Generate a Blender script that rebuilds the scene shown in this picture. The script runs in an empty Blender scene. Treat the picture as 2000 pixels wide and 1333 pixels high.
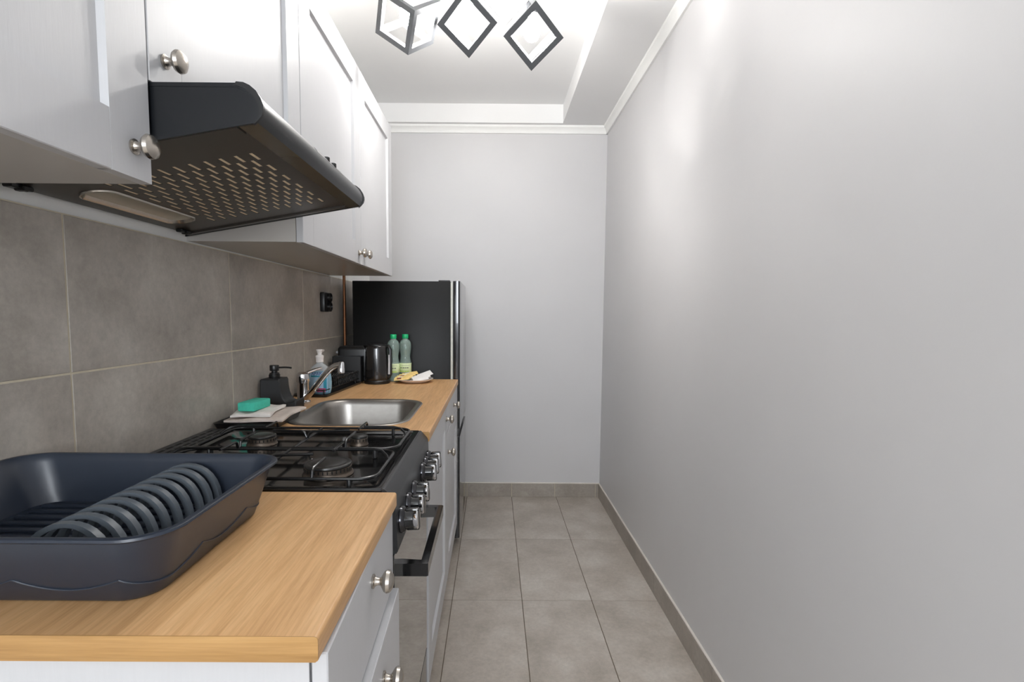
import bpy, bmesh, math, random
from mathutils import Vector, Matrix
from mathutils.geometry import tessellate_polygon
random.seed(7)
SC = bpy.context.scene
COL = SC.collection
PI = math.pi

# ------------------------------------------------------------------ camera
FPX, PITCH, YAW, ROLL, CX, CY, CAM_H = 998.4535, 4.4402, 0.1496, 0.4162, 965.4776, 692.9241, 1.2303
cam_data = bpy.data.cameras.new('camera')
cam = bpy.data.objects.new('camera', cam_data)
COL.objects.link(cam)
cam_data.sensor_fit = 'HORIZONTAL'
cam_data.sensor_width = 36.0
cam_data.lens = FPX / 2000.0 * 36.0
cam_data.shift_x = (1000.0 - CX) / 2000.0
cam_data.shift_y = (CY - 666.5) / 2000.0
cam_data.clip_start = 0.02
_p, _y, _r = math.radians(PITCH), math.radians(YAW), math.radians(ROLL)
fwd = Vector((math.sin(_y) * math.cos(_p), math.cos(_y) * math.cos(_p), -math.sin(_p)))
right = Vector((math.cos(_y), -math.sin(_y), 0.0))
up = right.cross(fwd)
# image roll
r2 = right * math.cos(_r) - up * (-math.sin(_r))
u2 = up * math.cos(_r) + right * (-math.sin(_r))
M = Matrix(((r2.x, u2.x, -fwd.x), (r2.y, u2.y, -fwd.y), (r2.z, u2.z, -fwd.z)))
cam.matrix_world = Matrix.Translation((0, 0, CAM_H)) @ M.to_4x4()
SC.camera = cam

# ------------------------------------------------------------------ world, light, exposure
world = bpy.data.worlds.new('world')
SC.world = world
world.use_nodes = True
bg = world.node_tree.nodes['Background']
bg.inputs[0].default_value = (0.75, 0.85, 1.0, 1)
bg.inputs[1].default_value = 0.6
WINDOW_W, BULB_STRENGTH = 23.0, 85.0
wl = bpy.data.lights.new('window_daylight', 'AREA')
wl.shape = 'RECTANGLE'
wl.size, wl.size_y = 1.16, 1.00
wl.energy = WINDOW_W
wl.color = (0.90, 0.95, 1.0)
wlo = bpy.data.objects.new('window_daylight', wl)
COL.objects.link(wlo)
wlo.location = (0.0, -2.40, 1.60)
wlo.rotation_euler = (PI / 2, 0, 0)
SC.view_settings.view_transform = 'Standard'
SC.view_settings.look = 'None'
SC.view_settings.gamma = 1.0
SC.view_settings.use_curve_mapping = False
SC.view_settings.exposure = 1.58
SC.cycles.max_bounces = 10
SC.cycles.diffuse_bounces = 6
SC.cycles.glossy_bounces = 6
SC.cycles.transmission_bounces = 8
SC.cycles.caustics_refractive = False
SC.cycles.caustics_reflective = False
SC.cycles.sample_clamp_indirect = 6.0

# ------------------------------------------------------------------ material helpers
MATS = {}
def srgb(r, g, b):
    def f(c):
        c /= 255.0
        return c / 12.92 if c <= 0.04045 else ((c + 0.055) / 1.055) ** 2.4
    return (f(r), f(g), f(b), 1.0)

def base_mat(name):
    m = bpy.data.materials.new(name)
    m.use_nodes = True
    MATS[name] = m
    nt = m.node_tree
    return m, nt, nt.nodes['Principled BSDF']

def coords(nt, scale=(1, 1, 1), rnd=False):
    tc = nt.nodes.new('ShaderNodeTexCoord')
    mp = nt.nodes.new('ShaderNodeMapping')
    mp.inputs['Scale'].default_value = scale
    nt.links.new(tc.outputs['Object'], mp.inputs['Vector'])
    if rnd:
        oi = nt.nodes.new('ShaderNodeObjectInfo')
        mu = nt.nodes.new('ShaderNodeMath'); mu.operation = 'MULTIPLY'; mu.inputs[1].default_value = 37.0
        nt.links.new(oi.outputs['Random'], mu.inputs[0])
        nt.links.new(mu.outputs[0], mp.inputs['Location'])
    return mp.outputs[0]

def noise(nt, vec, scale, detail=4, rough=0.55):
    n = nt.nodes.new('ShaderNodeTexNoise')
    n.inputs['Scale'].default_value = scale
    n.inputs['Detail'].default_value = detail
    n.inputs['Roughness'].default_value = rough
    nt.links.new(vec, n.inputs['Vector'])
    return n.outputs['Fac']

def ramp(nt, fac, stops):
    r = nt.nodes.new('ShaderNodeValToRGB')
    el = r.color_ramp.elements
    while len(el) < len(stops):
        el.new(0.5)
    for e, (p, c) in zip(el, stops):
        e.position = p
        e.color = c
    nt.links.new(fac, r.inputs[0])
    return r.outputs[0]

def bump(nt, bsdf, height, strength, dist=0.001):
    b = nt.nodes.new('ShaderNodeBump')
    b.inputs['Strength'].default_value = strength
    b.inputs['Distance'].default_value = dist
    nt.links.new(height, b.inputs['Height'])
    nt.links.new(b.outputs[0], bsdf.inputs['Normal'])

def simple(name, col, rough=0.5, metal=0.0, var=0.06, scale=12, bmp=0.0, bscale=200, coat=0.0, spec=0.5, aniso=(1, 1, 1)):
    m, nt, b = base_mat(name)
    v = coords(nt, aniso)
    f = noise(nt, v, scale)
    lo = tuple(c * (1 - var) for c in col[:3]) + (1,)
    hi = tuple(min(1, c * (1 + var)) for c in col[:3]) + (1,)
    nt.links.new(ramp(nt, f, [(0.3, lo), (0.7, hi)]), b.inputs['Base Color'])
    b.inputs['Roughness'].default_value = rough
    b.inputs['Metallic'].default_value = metal
    b.inputs['Coat Weight'].default_value = coat
    b.inputs['Specular IOR Level'].default_value = spec
    if bmp:
        bump(nt, b, noise(nt, v, bscale, 3), bmp)
    return m

def concrete(name, a, b_, c, rough=0.45, sc=1.0):
    m, nt, b = base_mat(name)
    v = coords(nt, (1, 1, 1), True)
    big = noise(nt, v, 5 * sc, 8, 0.62)
    fine = noise(nt, v, 70 * sc, 4, 0.7)
    c1 = ramp(nt, big, [(0.34, a), (0.5, b_), (0.66, c)])
    c2 = ramp(nt, fine, [(0.25, (0.82, 0.82, 0.82, 1)), (0.75, (1.12, 1.12, 1.12, 1))])
    mx = nt.nodes.new('ShaderNodeMix'); mx.data_type = 'RGBA'; mx.blend_type = 'MULTIPLY'
    mx.inputs[0].default_value = 0.8
    nt.links.new(c1, mx.inputs[6]); nt.links.new(c2, mx.inputs[7])
    nt.links.new(mx.outputs[2], b.inputs['Base Color'])
    rr = nt.nodes.new('ShaderNodeMapRange')
    rr.inputs[3].default_value = rough - 0.08; rr.inputs[4].default_value = rough + 0.1
    nt.links.new(big, rr.inputs[0]); nt.links.new(rr.outputs[0], b.inputs['Roughness'])
    bump(nt, b, fine, 0.12, 0.0006)
    return m

def oak(name, axis, c3s=((188, 144, 98), (211, 168, 120), (224, 185, 139))):
    m, nt, b = base_mat(name)
    s = {'Y': (1, 0.045, 1), 'X': (0.03, 1, 1)}[axis]
    v = coords(nt, s)
    n1 = noise(nt, v, 55, 6, 0.62)
    n2 = noise(nt, v, 260, 4, 0.7)
    v3 = coords(nt, tuple(k * 1.0 for k in s))
    n3 = noise(nt, v3, 9, 3, 0.5)
    c1 = ramp(nt, n1, [(0.24, srgb(*c3s[0])), (0.5, srgb(*c3s[1])), (0.78, srgb(*c3s[2]))])
    c2 = ramp(nt, n2, [(0.3, (0.84, 0.80, 0.74, 1)), (0.6, (1.04, 1.04, 1.03, 1))])
    c3 = ramp(nt, n3, [(0.3, (0.96, 0.95, 0.94, 1)), (0.7, (1.03, 1.03, 1.03, 1))])
    last = c1
    for c in (c2, c3):
        mx = nt.nodes.new('ShaderNodeMix'); mx.data_type = 'RGBA'; mx.blend_type = 'MULTIPLY'
        mx.inputs[0].default_value = 1.0
        nt.links.new(last, mx.inputs[6]); nt.links.new(c, mx.inputs[7])
        last = mx.outputs[2]
    nt.links.new(last, b.inputs['Base Color'])
    b.inputs['Roughness'].default_value = 0.42
    bump(nt, b, n2, 0.08, 0.0004)
    return m

def clear(name, col, rough=0.02, ior=1.33, trans=1.0):
    m, nt, b = base_mat(name)
    v = coords(nt)
    f = noise(nt, v, 20)
    lo = tuple(c * 0.97 for c in col[:3]) + (1,)
    nt.links.new(ramp(nt, f, [(0.3, lo), (0.7, col)]), b.inputs['Base Color'])
    b.inputs['Roughness'].default_value = rough
    b.inputs['Transmission Weight'].default_value = trans
    b.inputs['IOR'].default_value = ior
    return m

def emit(name, col, strength):
    m, nt, b = base_mat(name)
    v = coords(nt)
    f = noise(nt, v, 5)
    nt.links.new(ramp(nt, f, [(0, col), (1, col)]), b.inputs['Emission Color'])
    b.inputs['Emission Strength'].default_value = strength
    b.inputs['Base Color'].default_value = (0.9, 0.9, 0.9, 1)
    return m

M_WALL = simple('grey_wall_paint', srgb(208, 207, 208), 0.45, var=0.012, scale=3, bmp=0.06, bscale=260, spec=0.4)
M_WHITE = simple('white_ceiling_paint', srgb(237, 237, 237), 0.75, var=0.01, scale=3, bmp=0.05, bscale=180)
M_TRIM = simple('white_cornice_paint', srgb(240, 240, 238), 0.6, var=0.01)
M_WTILE = concrete('wall_concrete_tile', srgb(156, 149, 140), srgb(174, 167, 158), srgb(190, 184, 175), 0.36)
M_FTILE = concrete('floor_concrete_tile', srgb(170, 161, 150), srgb(187, 178, 168), srgb(200, 193, 184), 0.36)
M_STILE = concrete('skirting_concrete_tile', srgb(150, 142, 133), srgb(162, 154, 145), srgb(172, 165, 156), 0.42)
M_GROUTW = simple('cream_grout', srgb(206, 197, 176), 0.9, var=0.08, scale=40)
M_GROUTF = simple('brown_grout', srgb(108, 96, 82), 0.9, var=0.12, scale=40)
M_SEAL = simple('white_sealant', srgb(226, 220, 212), 0.6, var=0.03)
M_CAB = simple('white_cabinet_foil', srgb(193, 193, 195), 0.42, var=0.012, scale=30, bmp=0.10, bscale=60, aniso=(8, 8, 0.6))
M_CABIN = simple('white_carcass_melamine', srgb(190, 186, 181), 0.22, var=0.012, scale=10)
M_OAK = oak('oak_laminate', 'Y')
M_OAKE = oak('oak_edge_band', 'X', ((146, 108, 62), (172, 132, 80), (190, 150, 98)))
M_NICKEL = simple('brushed_nickel', srgb(190, 183, 174), 0.26, 1.0, var=0.05, scale=60)
M_CHROME = simple('chrome', srgb(214, 214, 216), 0.08, 1.0, var=0.02)
M_BCHROME = simple('black_chrome', srgb(70, 70, 73), 0.12, 1.0, var=0.04)
M_STEEL = simple('stainless_steel', srgb(158, 154, 149), 0.36, 1.0, var=0.05, scale=40, aniso=(1, 14, 1))
M_ENAMEL = simple('black_enamel', srgb(17, 17, 18), 0.14, var=0.1, coat=0.3)
M_ENAMELS = simple('black_satin_metal', srgb(30, 31, 33), 0.36, var=0.08)
M_IRON = simple('black_grate_enamel', srgb(26, 26, 27), 0.26, var=0.12, scale=40)
M_BURNER = simple('burner_aluminium', srgb(112, 101, 91), 0.42, 0.85, var=0.18, scale=60)
M_BCAP = simple('burner_cap_enamel', srgb(52, 51, 50), 0.3, 0.35, var=0.15, scale=50)
M_BGLASS = simple('black_oven_glass', srgb(9, 9, 10), 0.03, var=0.05, coat=1.0, spec=1.0)
M_BPLAS = simple('black_plastic', srgb(22, 22, 23), 0.35, var=0.08)
M_BMATTE = simple('black_matte_ceramic', srgb(32, 33, 35), 0.55, var=0.08)
M_HOOD = simple('black_hood_metal', srgb(19, 21, 24), 0.28, var=0.08, spec=0.45)
M_HOODB = simple('hood_underside_bounce', srgb(64, 59, 54), 0.34, var=0.08)  # black underside coloured lighter to stand in for light bounced from below
M_HOODF = simple('hood_front_oak_reflection', srgb(86, 77, 62), 0.22, var=0.06)  # golden brown imitates the worktop reflected in the black strip
M_FILTER = simple('filter_aluminium', srgb(240, 222, 190), 0.45, 0.0, var=0.12, scale=150)
M_FRIDGE = simple('fridge_black_side', srgb(17, 17, 17), 0.42, var=0.06, spec=0.22)
M_FRIDGED = simple('fridge_door_black', srgb(40, 40, 43), 0.16, 0.25, var=0.06, coat=0.6)
M_GASKET = simple('pale_gasket', srgb(206, 208, 202), 0.6, var=0.03)
M_NAVY = simple('navy_plastic', srgb(40, 47, 59), 0.34, var=0.04, bmp=0.03, bscale=300)
M_GREYP = simple('grey_plastic', srgb(84, 91, 98), 0.40, var=0.05)
M_COPPER = simple('copper_pipe', srgb(122, 80, 52), 0.4, 0.7, var=0.15, scale=40)
M_LAMP = simple('lamp_glare_grey_metal', srgb(84, 86, 89), 0.45, var=0.05)  # black metal greyed, the glare of the bulbs put into its colour
M_CLOTH1 = simple('beige_cloth', srgb(203, 191, 182), 0.95, var=0.06, scale=80, bmp=0.4, bscale=500)
M_CLOTH2 = simple('white_cloth', srgb(226, 220, 214), 0.95, var=0.04, scale=80, bmp=0.4, bscale=500)
M_SPONGE = simple('turquoise_sponge', srgb(70, 190, 165), 0.9, var=0.08, scale=120, bmp=0.5, bscale=350)
M_GCAP = simple('green_cap', srgb(24, 172, 110), 0.4, var=0.04)
M_PET = clear('green_bottle_pet', (0.66, 0.88, 0.80, 1), 0.06, 1.4, 0.72)
M_LABELW = simple('cream_green_label', srgb(208, 222, 178), 0.6, var=0.08, scale=30)
M_LABELG = simple('yellow_green_print', srgb(170, 196, 96), 0.6, var=0.15, scale=60)
M_INKG = simple('grey_ink', srgb(92, 98, 92), 0.6, var=0.05)
M_SOAP = clear('blue_liquid_soap', (0.42, 0.72, 0.92, 1), 0.05, 1.34, 0.45)
M_SOAPC = clear('clear_soap_bottle', (0.90, 0.95, 0.98, 1), 0.06, 1.25, 0.55)
M_LABELB = simple('pale_blue_label', srgb(170, 206, 234), 0.5, var=0.1, scale=25)
M_TEAL = simple('teal_print', srgb(38, 150, 178), 0.5, var=0.08)
M_INKN = simple('navy_ink', srgb(48, 66, 140), 0.5, var=0.05)
M_PINK = simple('magenta_print', srgb(188, 72, 120), 0.5, var=0.25, scale=90)
M_PWHITE = simple('white_pump_plastic', srgb(232, 228, 226), 0.4, var=0.02)
M_CHINA = simple('white_china', srgb(232, 224, 220), 0.25, var=0.02)
M_SACHY = simple('yellow_sachet', srgb(232, 200, 128), 0.5, var=0.15, scale=50)
M_SACHW = simple('white_sachet', srgb(232, 229, 226), 0.5, var=0.04, scale=50)
M_SACHR = simple('dark_red_print', srgb(120, 52, 46), 0.5, var=0.1)
M_DARK = simple('dark_gap', srgb(14, 14, 14), 0.8, var=0.05)
M_KETTLE = simple('kettle_black_gloss', srgb(26, 24, 24), 0.16, var=0.06, coat=0.5)
M_PALE = simple('pale_lever_and_reflection', srgb(196, 196, 200), 0.3, var=0.03)  # toaster lever plastic, and the painted reflection on the kettle handle
M_PLINTH = simple('grey_plinth', srgb(176, 170, 164), 0.4, var=0.03)
M_BULB = emit('lamp_bulb_glow', (1.0, 0.975, 0.94, 1), BULB_STRENGTH)
M_DIFF = simple('hood_lamp_diffuser', srgb(176, 168, 152), 0.3, var=0.05)
M_GLASS = clear('window_glass', (0.97, 0.98, 0.98, 1), 0.0, 1.05)

# ------------------------------------------------------------------ mesh builder
class MB:
    def __init__(s):
        s.v, s.f = [], []
    def add(s, vs, fs, mx=None):
        o = len(s.v)
        for p in vs:
            p = Vector(p)
            s.v.append(mx @ p if mx else p)
        s.f += [tuple(i + o for i in f) for f in fs]
        return s
    def box(s, x0, x1, y0, y1, z0, z1, mx=None):
        vs = [(x, y, z) for x in (x0, x1) for y in (y0, y1) for z in (z0, z1)]
        fs = [(0, 1, 3, 2), (4, 6, 7, 5), (0, 4, 5, 1), (2, 3, 7, 6), (0, 2, 6, 4), (1, 5, 7, 3)]
        return s.add(vs, fs, mx)
    def bbox(s, x0, x1, y0, y1, z0, z1, b=0.002, seg=1, mx=None):
        bm = bmesh.new()
        bmesh.ops.create_cube(bm, size=1)
        for v in bm.verts:
            v.co = Vector(((x0 + x1) / 2 + v.co.x * (x1 - x0), (y0 + y1) / 2 + v.co.y * (y1 - y0), (z0 + z1) / 2 + v.co.z * (z1 - z0)))
        bmesh.ops.bevel(bm, geom=list(bm.edges), offset=b, segments=seg, affect='EDGES', profile=0.5)
        return s.bm(bm, mx)
    def bm(s, bm, mx=None):
        bm.verts.index_update()
        s.add([v.co.copy() for v in bm.verts], [tuple(v.index for v in f.verts) for f in bm.faces], mx)
        bm.free()
        return s
    def loft(s, loops, cap0=True, cap1=True, closed=True, mx=None):
        n = len(loops[0]); vs = [p for l in loops for p in l]; fs = []
        for i in range(len(loops) - 1):
            for j in range(n if closed else n - 1):
                k = (j + 1) % n
                fs.append((i * n + j, i * n + k, (i + 1) * n + k, (i + 1) * n + j))
        if cap0: fs.append(tuple(range(n - 1, -1, -1)))
        if cap1: fs.append(tuple(range((len(loops) - 1) * n, len(loops) * n)))
        return s.add(vs, fs, mx)
    def lathe(s, prof, c=(0, 0, 0), seg=24, axis='Z', cap=True):
        loops = []
        for r, h in prof:
            l = []
            for k in range(seg):
                a = 2 * PI * k / seg
                p = (r * math.cos(a), r * math.sin(a), h)
                if axis == 'X': p = (h, p[0], p[1])
                if axis == 'Y': p = (p[1], h, p[0])
                l.append((p[0] + c[0], p[1] + c[1], p[2] + c[2]))
            loops.append(l)
        return s.loft(loops, cap, cap)
    def tube(s, path, r, seg=8, closed=False, flat=1.0):
        P = [Vector(p) for p in path]; n = len(P); loops = []
        prev = None
        for i in range(n):
            a = P[i - 1] if (i > 0 or closed) else P[i]
            b = P[(i + 1) % n] if (i < n - 1 or closed) else P[i]
            t = (b - a).normalized()
            if prev is None:
                ref = Vector((0, 0, 1)) if abs(t.z) < 0.9 else Vector((1, 0, 0))
                u = t.cross(ref).normalized()
            else:
                u = (prev - t * prev.dot(t))
                u = u.normalized() if u.length > 1e-6 else t.orthogonal().normalized()
            prev = u
            w = t.cross(u)
            rr = r[i] if isinstance(r, (list, tuple)) else r
            loops.append([tuple(P[i] + u * (math.cos(2 * PI * k / seg) * rr) + w * (math.sin(2 * PI * k / seg) * rr * flat)) for k in range(seg)])
        if closed:
            loops.append(loops[0])
            return s.loft(loops, False, False)
        return s.loft(loops)
    def prism(s, poly, y0, y1, plane='XZ'):
        def P(a, b, h):
            return {'XZ': (a, h, b), 'XY': (a, b, h), 'YZ': (h, a, b)}[plane]
        return s.loft([[P(a, b, y0) for a, b in poly], [P(a, b, y1) for a, b in poly]])

def rrect(x0, x1, y0, y1, r, n=6):
    pts = []
    for cx, cy, a0 in ((x1 - r, y1 - r, 0), (x0 + r, y1 - r, 90), (x0 + r, y0 + r, 180), (x1 - r, y0 + r, 270)):
        for k in range(n + 1):
            a = math.radians(a0 + 90 * k / n)
            pts.append((cx + r * math.cos(a), cy + r * math.sin(a)))
    return pts
def at_z(pts, z):
    return [(x, y, z) for x, y in pts]

ROOT = {}
def mesh_from(mb, mat, off=(0, 0, 0), name='mesh', smooth=True, ang=35):
    me = bpy.data.meshes.new(name)
    o = Vector(off)
    me.from_pydata([tuple(v - o) for v in mb.v], [], mb.f)
    bm = bmesh.new(); bm.from_mesh(me)
    bmesh.ops.recalc_face_normals(bm, faces=list(bm.faces))
    bm.to_mesh(me); bm.free()
    me.materials.append(mat)
    if smooth:
        for p in me.polygons: p.use_smooth = True
        me.set_sharp_from_angle(angle=math.radians(ang))
    return me
def tag(o, label=None, cat=None, group=None, kind=None):
    if label: o['label'] = label
    if cat: o['category'] = cat
    if group: o['group'] = group
    if kind: o['kind'] = kind
    return o
def part(name, mb, mat, parent, label=None, smooth=True, kind=None, ang=35):
    root = ROOT[parent.name]
    o = bpy.data.objects.new(name, mesh_from(mb, mat, root, name, smooth, ang))
    COL.objects.link(o); o.parent = parent
    ROOT[o.name] = root
    return tag(o, label, kind=kind)
def inst(name, me, parent, loc):
    """an object that shares mesh data, placed at a world location under a parent"""
    o = bpy.data.objects.new(name, me); COL.objects.link(o)
    o.parent = parent
    o.location = Vector(loc) - Vector(ROOT[parent.name])
    ROOT[o.name] = ROOT[parent.name]
    return o
def thing(name, loc, label, cat, group=None):
    o = bpy.data.objects.new(name, None); COL.objects.link(o)
    o.empty_display_size = 0.05
    o.location = loc; ROOT[o.name] = Vector(loc)
    return tag(o, label, cat, group)
def single(name, mb, mat, loc, label=None, cat=None, group=None, kind=None, smooth=True, ang=35):
    o = bpy.data.objects.new(name, mesh_from(mb, mat, loc, name, smooth, ang))
    COL.objects.link(o); o.location = loc; ROOT[o.name] = Vector(loc)
    return tag(o, label, cat, group, kind)
def struct(name, mb, mat, loc=(0, 0, 0), smooth=False):
    return single(name, mb, mat, loc, kind='structure', smooth=smooth)

# ------------------------------------------------------------------ the room
XL, XR, YE, YB, ZC = -0.806, 0.728, 3.39, -2.45, 2.555
XP = XL - 0.009           # plaster behind the wall tiles
ZS = 2.440                # dropped soffit
ZCOR = 2.394              # underside of cornice
J = 0.0015                # half a joint

fl = struct('floor', MB().box(XP, XR + .01, YB - .1, YE + .01, -0.06, -0.0015), M_GROUTF)
XA, W, T = 0.133, 0.302, 0.602
xs = [XA + W * k for k in range(-4, 2)] + [XR]
xs = [x for x in xs if x > XP]
xs = [XP] + xs
ys = [YE, 2.727, 2.122] + [2.122 - T * k for k in range(1, 8)]
ys = [y for y in ys if y > YB] + [YB]
TILE_CACHE = {}
def tile_mesh(w, h, d, mat, axis, name):
    key = (round(w, 4), round(h, 4), round(d, 4), mat.name, axis)
    if key not in TILE_CACHE:
        m = MB()
        b = 0.0008
        if axis == 'Z': m.bbox(0, w, 0, h, -0.008, 0, b)
        elif axis == 'X': m.bbox(-d, 0, 0, w, 0, h, b)
        elif axis == 'Y': m.bbox(0, w, 0, d, 0, h, b)
        TILE_CACHE[key] = mesh_from(m, mat, (0, 0, 0), name, False)
    return TILE_CACHE[key]
for a, b in zip(xs[:-1], xs[1:]):
    for hi, lo in zip(ys[:-1], ys[1:]):
        o = inst('tile', tile_mesh(b - a - 2 * J, hi - lo - 2 * J, .008, M_FTILE, 'Z', 'floor_tile'), fl, (a + J, lo + J, 0))
        o.rotation_euler = (random.uniform(-.0006, .0006), random.uniform(-.0006, .0006), 0)

wl_ = struct('wall_left', MB().box(XP - .1, XP, YB - .1, YE + .1, -0.06, 2.7), M_TRIM)
part('grout_bed', MB().box(XP, XL - .0012, YB, YE, 0.80, 1.4145), M_GROUTW, wl_, smooth=False)
tys = [0.9737 + T * k for k in range(-6, 5)]
tys = [YB] + [y for y in tys if YB < y < YE] + [YE]
for z0, z1 in ((0.812, 1.1124), (1.1124, 1.414)):
    for a, b in zip(tys[:-1], tys[1:]):
        inst('tile', tile_mesh(b - a - .0040, z1 - z0 - .0040, .0085, M_WTILE, 'X', 'wall_tile'), wl_, (XL, a + .002, z0 + .002))

struct('wall_right', MB().box(XR, XR + .1, YB - .1, YE + .1, -0.06, 2.7), M_WALL)
struct('wall_end', MB().box(XP, XR, YE, YE + .1, -0.06, 2.7), M_WALL)
# wall behind the viewer with a window in it
wb = MB()
wx0, wx1, wz0, wz1 = -0.60, 0.60, 1.05, 2.15
wb.box(XP, wx0, YB - .1, YB, -.06, 2.7).box(wx1, XR, YB - .1, YB, -.06, 2.7)
wb.box(wx0, wx1, YB - .1, YB, -.06, wz0).box(wx0, wx1, YB - .1, YB, wz1, 2.7)
struct('wall_back', wb, M_WALL)
wf = MB()
for a, b, c, d in ((wx0, wx1, wz0, wz0 + .06), (wx0, wx1, wz1 - .06, wz1), (wx0, wx0 + .06, wz0 + .06, wz1 - .06), (wx1 - .06, wx1, wz0 + .06, wz1 - .06), (-.04, .04, wz0 + .06, wz1 - .06)):
    wf.box(a, b, YB - .07, YB - .01, c, d)
win = struct('window_1', wf, M_TRIM)
for a, b in ((wx0 + .06, -.04), (.04, wx1 - .06)):
    part('pane', MB().box(a, b, YB - .045, YB - .039, wz0 + .06, wz1 - .06), M_GLASS, win, smooth=False)
# ceiling with dropped soffit along the right wall and the end wall
ce = MB().box(XP, XR, YB, YE, ZC, 2.7)
ce.box(0.432, XR, YB, YE, ZS, ZC + .01)
ce.box(XP, 0.432, 3.328, YE, ZS, ZC + .01)
struct('ceiling', ce, M_WHITE)
def cornice(p0, p1, inward):
    # small cove profile swept along a wall
    d = Vector(p1) - Vector(p0); n = Vector(inward)
    prof = [(0, ZCOR), (.010, ZCOR), (.013, ZCOR + .012), (.020, ZCOR + .026), (.030, ZCOR + .034), (.032, ZS), (0, ZS)]
    loops = [[tuple(Vector((p[0], p[1], 0)) + n * a + Vector((0, 0, z))) for a, z in prof] for p in (p0, p1)]
    return MB().loft(loops)
struct('trim_1', cornice((XR, YB), (XR, YE), (-1, 0, 0)), M_TRIM, smooth=True)
struct('trim_2', cornice((XP, YE), (XR, YE), (0, -1, 0)), M_TRIM, smooth=True)
# tiled skirting
bbh = 0.092
be = struct('baseboard_end', MB().box(XP, XR, YE - .007, YE, 0, bbh - .002), M_GROUTW)
ex = [XP, -.471, -.169, .133, .425, .700, XR - .009]
for a, b in zip(ex[:-1], ex[1:]):
    inst('tile', tile_mesh(b - a - .003, bbh, .009, M_STILE, 'Y', 'skirting_tile'), be, (a + J, YE - .0095, 0))
part('sealant', MB().bbox(XP, XR, YE - .0085, YE, bbh, bbh + .007, .002), M_SEAL, be)
br = struct('baseboard_right', MB().box(XR - .007, XR, YB, YE, 0, bbh - .002), M_GROUTW)
yy = YE - .0095
while yy > YB:
    y2 = max(YB, yy - T)
    o = inst('tile', tile_mesh(yy - y2 - .002, bbh, .009, M_STILE, 'X', 'skirting_tile'), br, (XR - .0005, y2 + .001, 0))
    yy = y2
part('sealant', MB().bbox(XR - .0085, XR, YB, YE, bbh, bbh + .007, .002), M_SEAL, br)

# ------------------------------------------------------------------ cabinets
KNOB = MB().lathe([(.0, 0), (.0105, 0), (.0108, .003), (.0075, .0045), (.0055, .009), (.0058, .0125), (.0085, .0145), (.0150, .0185), (.0172, .0225), (.0160, .0275), (.0105, .0315), (.004, .0330), (.0, .0332)], seg=24, axis='X', cap=False)
KNOB_ME = mesh_from(KNOB, M_NICKEL, name='knob')
FR = 0.08
def shaker(m, x0, y0, z0, w, h, t=0.018, fr=FR, plain=False):
    """framed door or drawer front; its face looks towards +X; x0 is the back"""
    c, rc, bv = 0.0012, 0.009, 0.0038
    if plain:
        return m.bbox(x0, x0 + t, y0, y0 + w, z0, z0 + h, .0015)
    X1 = x0 + t
    def stile(ya, s):
        pr = [(ya, x0), (ya + s * (fr + bv), x0), (ya + s * (fr + bv), X1 - rc), (ya + s * fr, X1), (ya + s * c, X1), (ya, X1 - c)]
        m.loft([[(b, a, z0) for a, b in pr], [(b, a, z0 + h) for a, b in pr]])
    stile(y0, 1); stile(y0 + w, -1)
    def rail(za, s):
        pr = [(za, x0), (za + s * (fr + bv), x0), (za + s * (fr + bv), X1 - rc), (za + s * fr, X1), (za + s * c, X1), (za, X1 - c)]
        g = 0.0009
        m.loft([[(b, y0 + fr + g, a) for a, b in pr], [(b, y0 + w - fr - g, a) for a, b in pr]])
    rail(z0, 1); rail(z0 + h, -1)
    m.box(x0 + .002, X1 - rc, y0 + fr + .003, y0 + w - fr - .003, z0 + fr + .003, z0 + h - fr - .003)
    return m
def carcass(x0, x1, y0, y1, z0, z1, t=.016):
    m = MB()
    m.box(x0, x1, y0, y0 + t, z0, z1).box(x0, x1, y1 - t, y1, z0, z1)
    m.box(x0, x1, y0 + t, y1 - t, z0, z0 + t).box(x0, x1, y0 + t, y1 - t, z1 - t, z1)
    m.box(x0, x0 + .006, y0 + t, y1 - t, z0 + t, z1 - t)
    return m
UX = -0.506               # front plane of the wall-cabinet doors
UZ0, UZ1 = 1.420, 2.140
def wall_cabinet(y0, y1, z0, knob_y, knob_z, label):
    t = thing('wall_cabinet', ((XP + UX) / 2, (y0 + y1) / 2, z0), label, 'cabinet', 'white framed wall cabinets')
    part('body', carcass(XP + .001, UX - .0195, y0 + .0006, y1 - .0006, z0, UZ1), M_CABIN, t, smooth=False)
    d = part('door', shaker(MB(), UX - .018, y0 + .0016, z0 - .001, y1 - y0 - .0032, UZ1 - z0 + .001), M_CAB, t, smooth=False)
    k = inst('knob', KNOB_ME, d, (UX - .0003, knob_y, knob_z)); k['label'] = 'brushed nickel round knob'
    return t
wall_cabinet(0.177, 0.777, UZ0, 0.739, 1.462, 'white framed wall cabinet nearest the viewer, its lower knob beside the black hood')
wall_cabinet(0.777, 1.377, 1.571, 0.816, 1.613, 'short white wall cabinet directly above the black cooker hood')
wall_cabinet(1.377, 1.977, UZ0, 1.942, 1.459, 'white wall cabinet right behind the hood, above the sink')
wall_cabinet(1.977, 2.577, UZ0, 2.022, 1.462, 'white wall cabinet at the far end, before the fridge')

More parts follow.
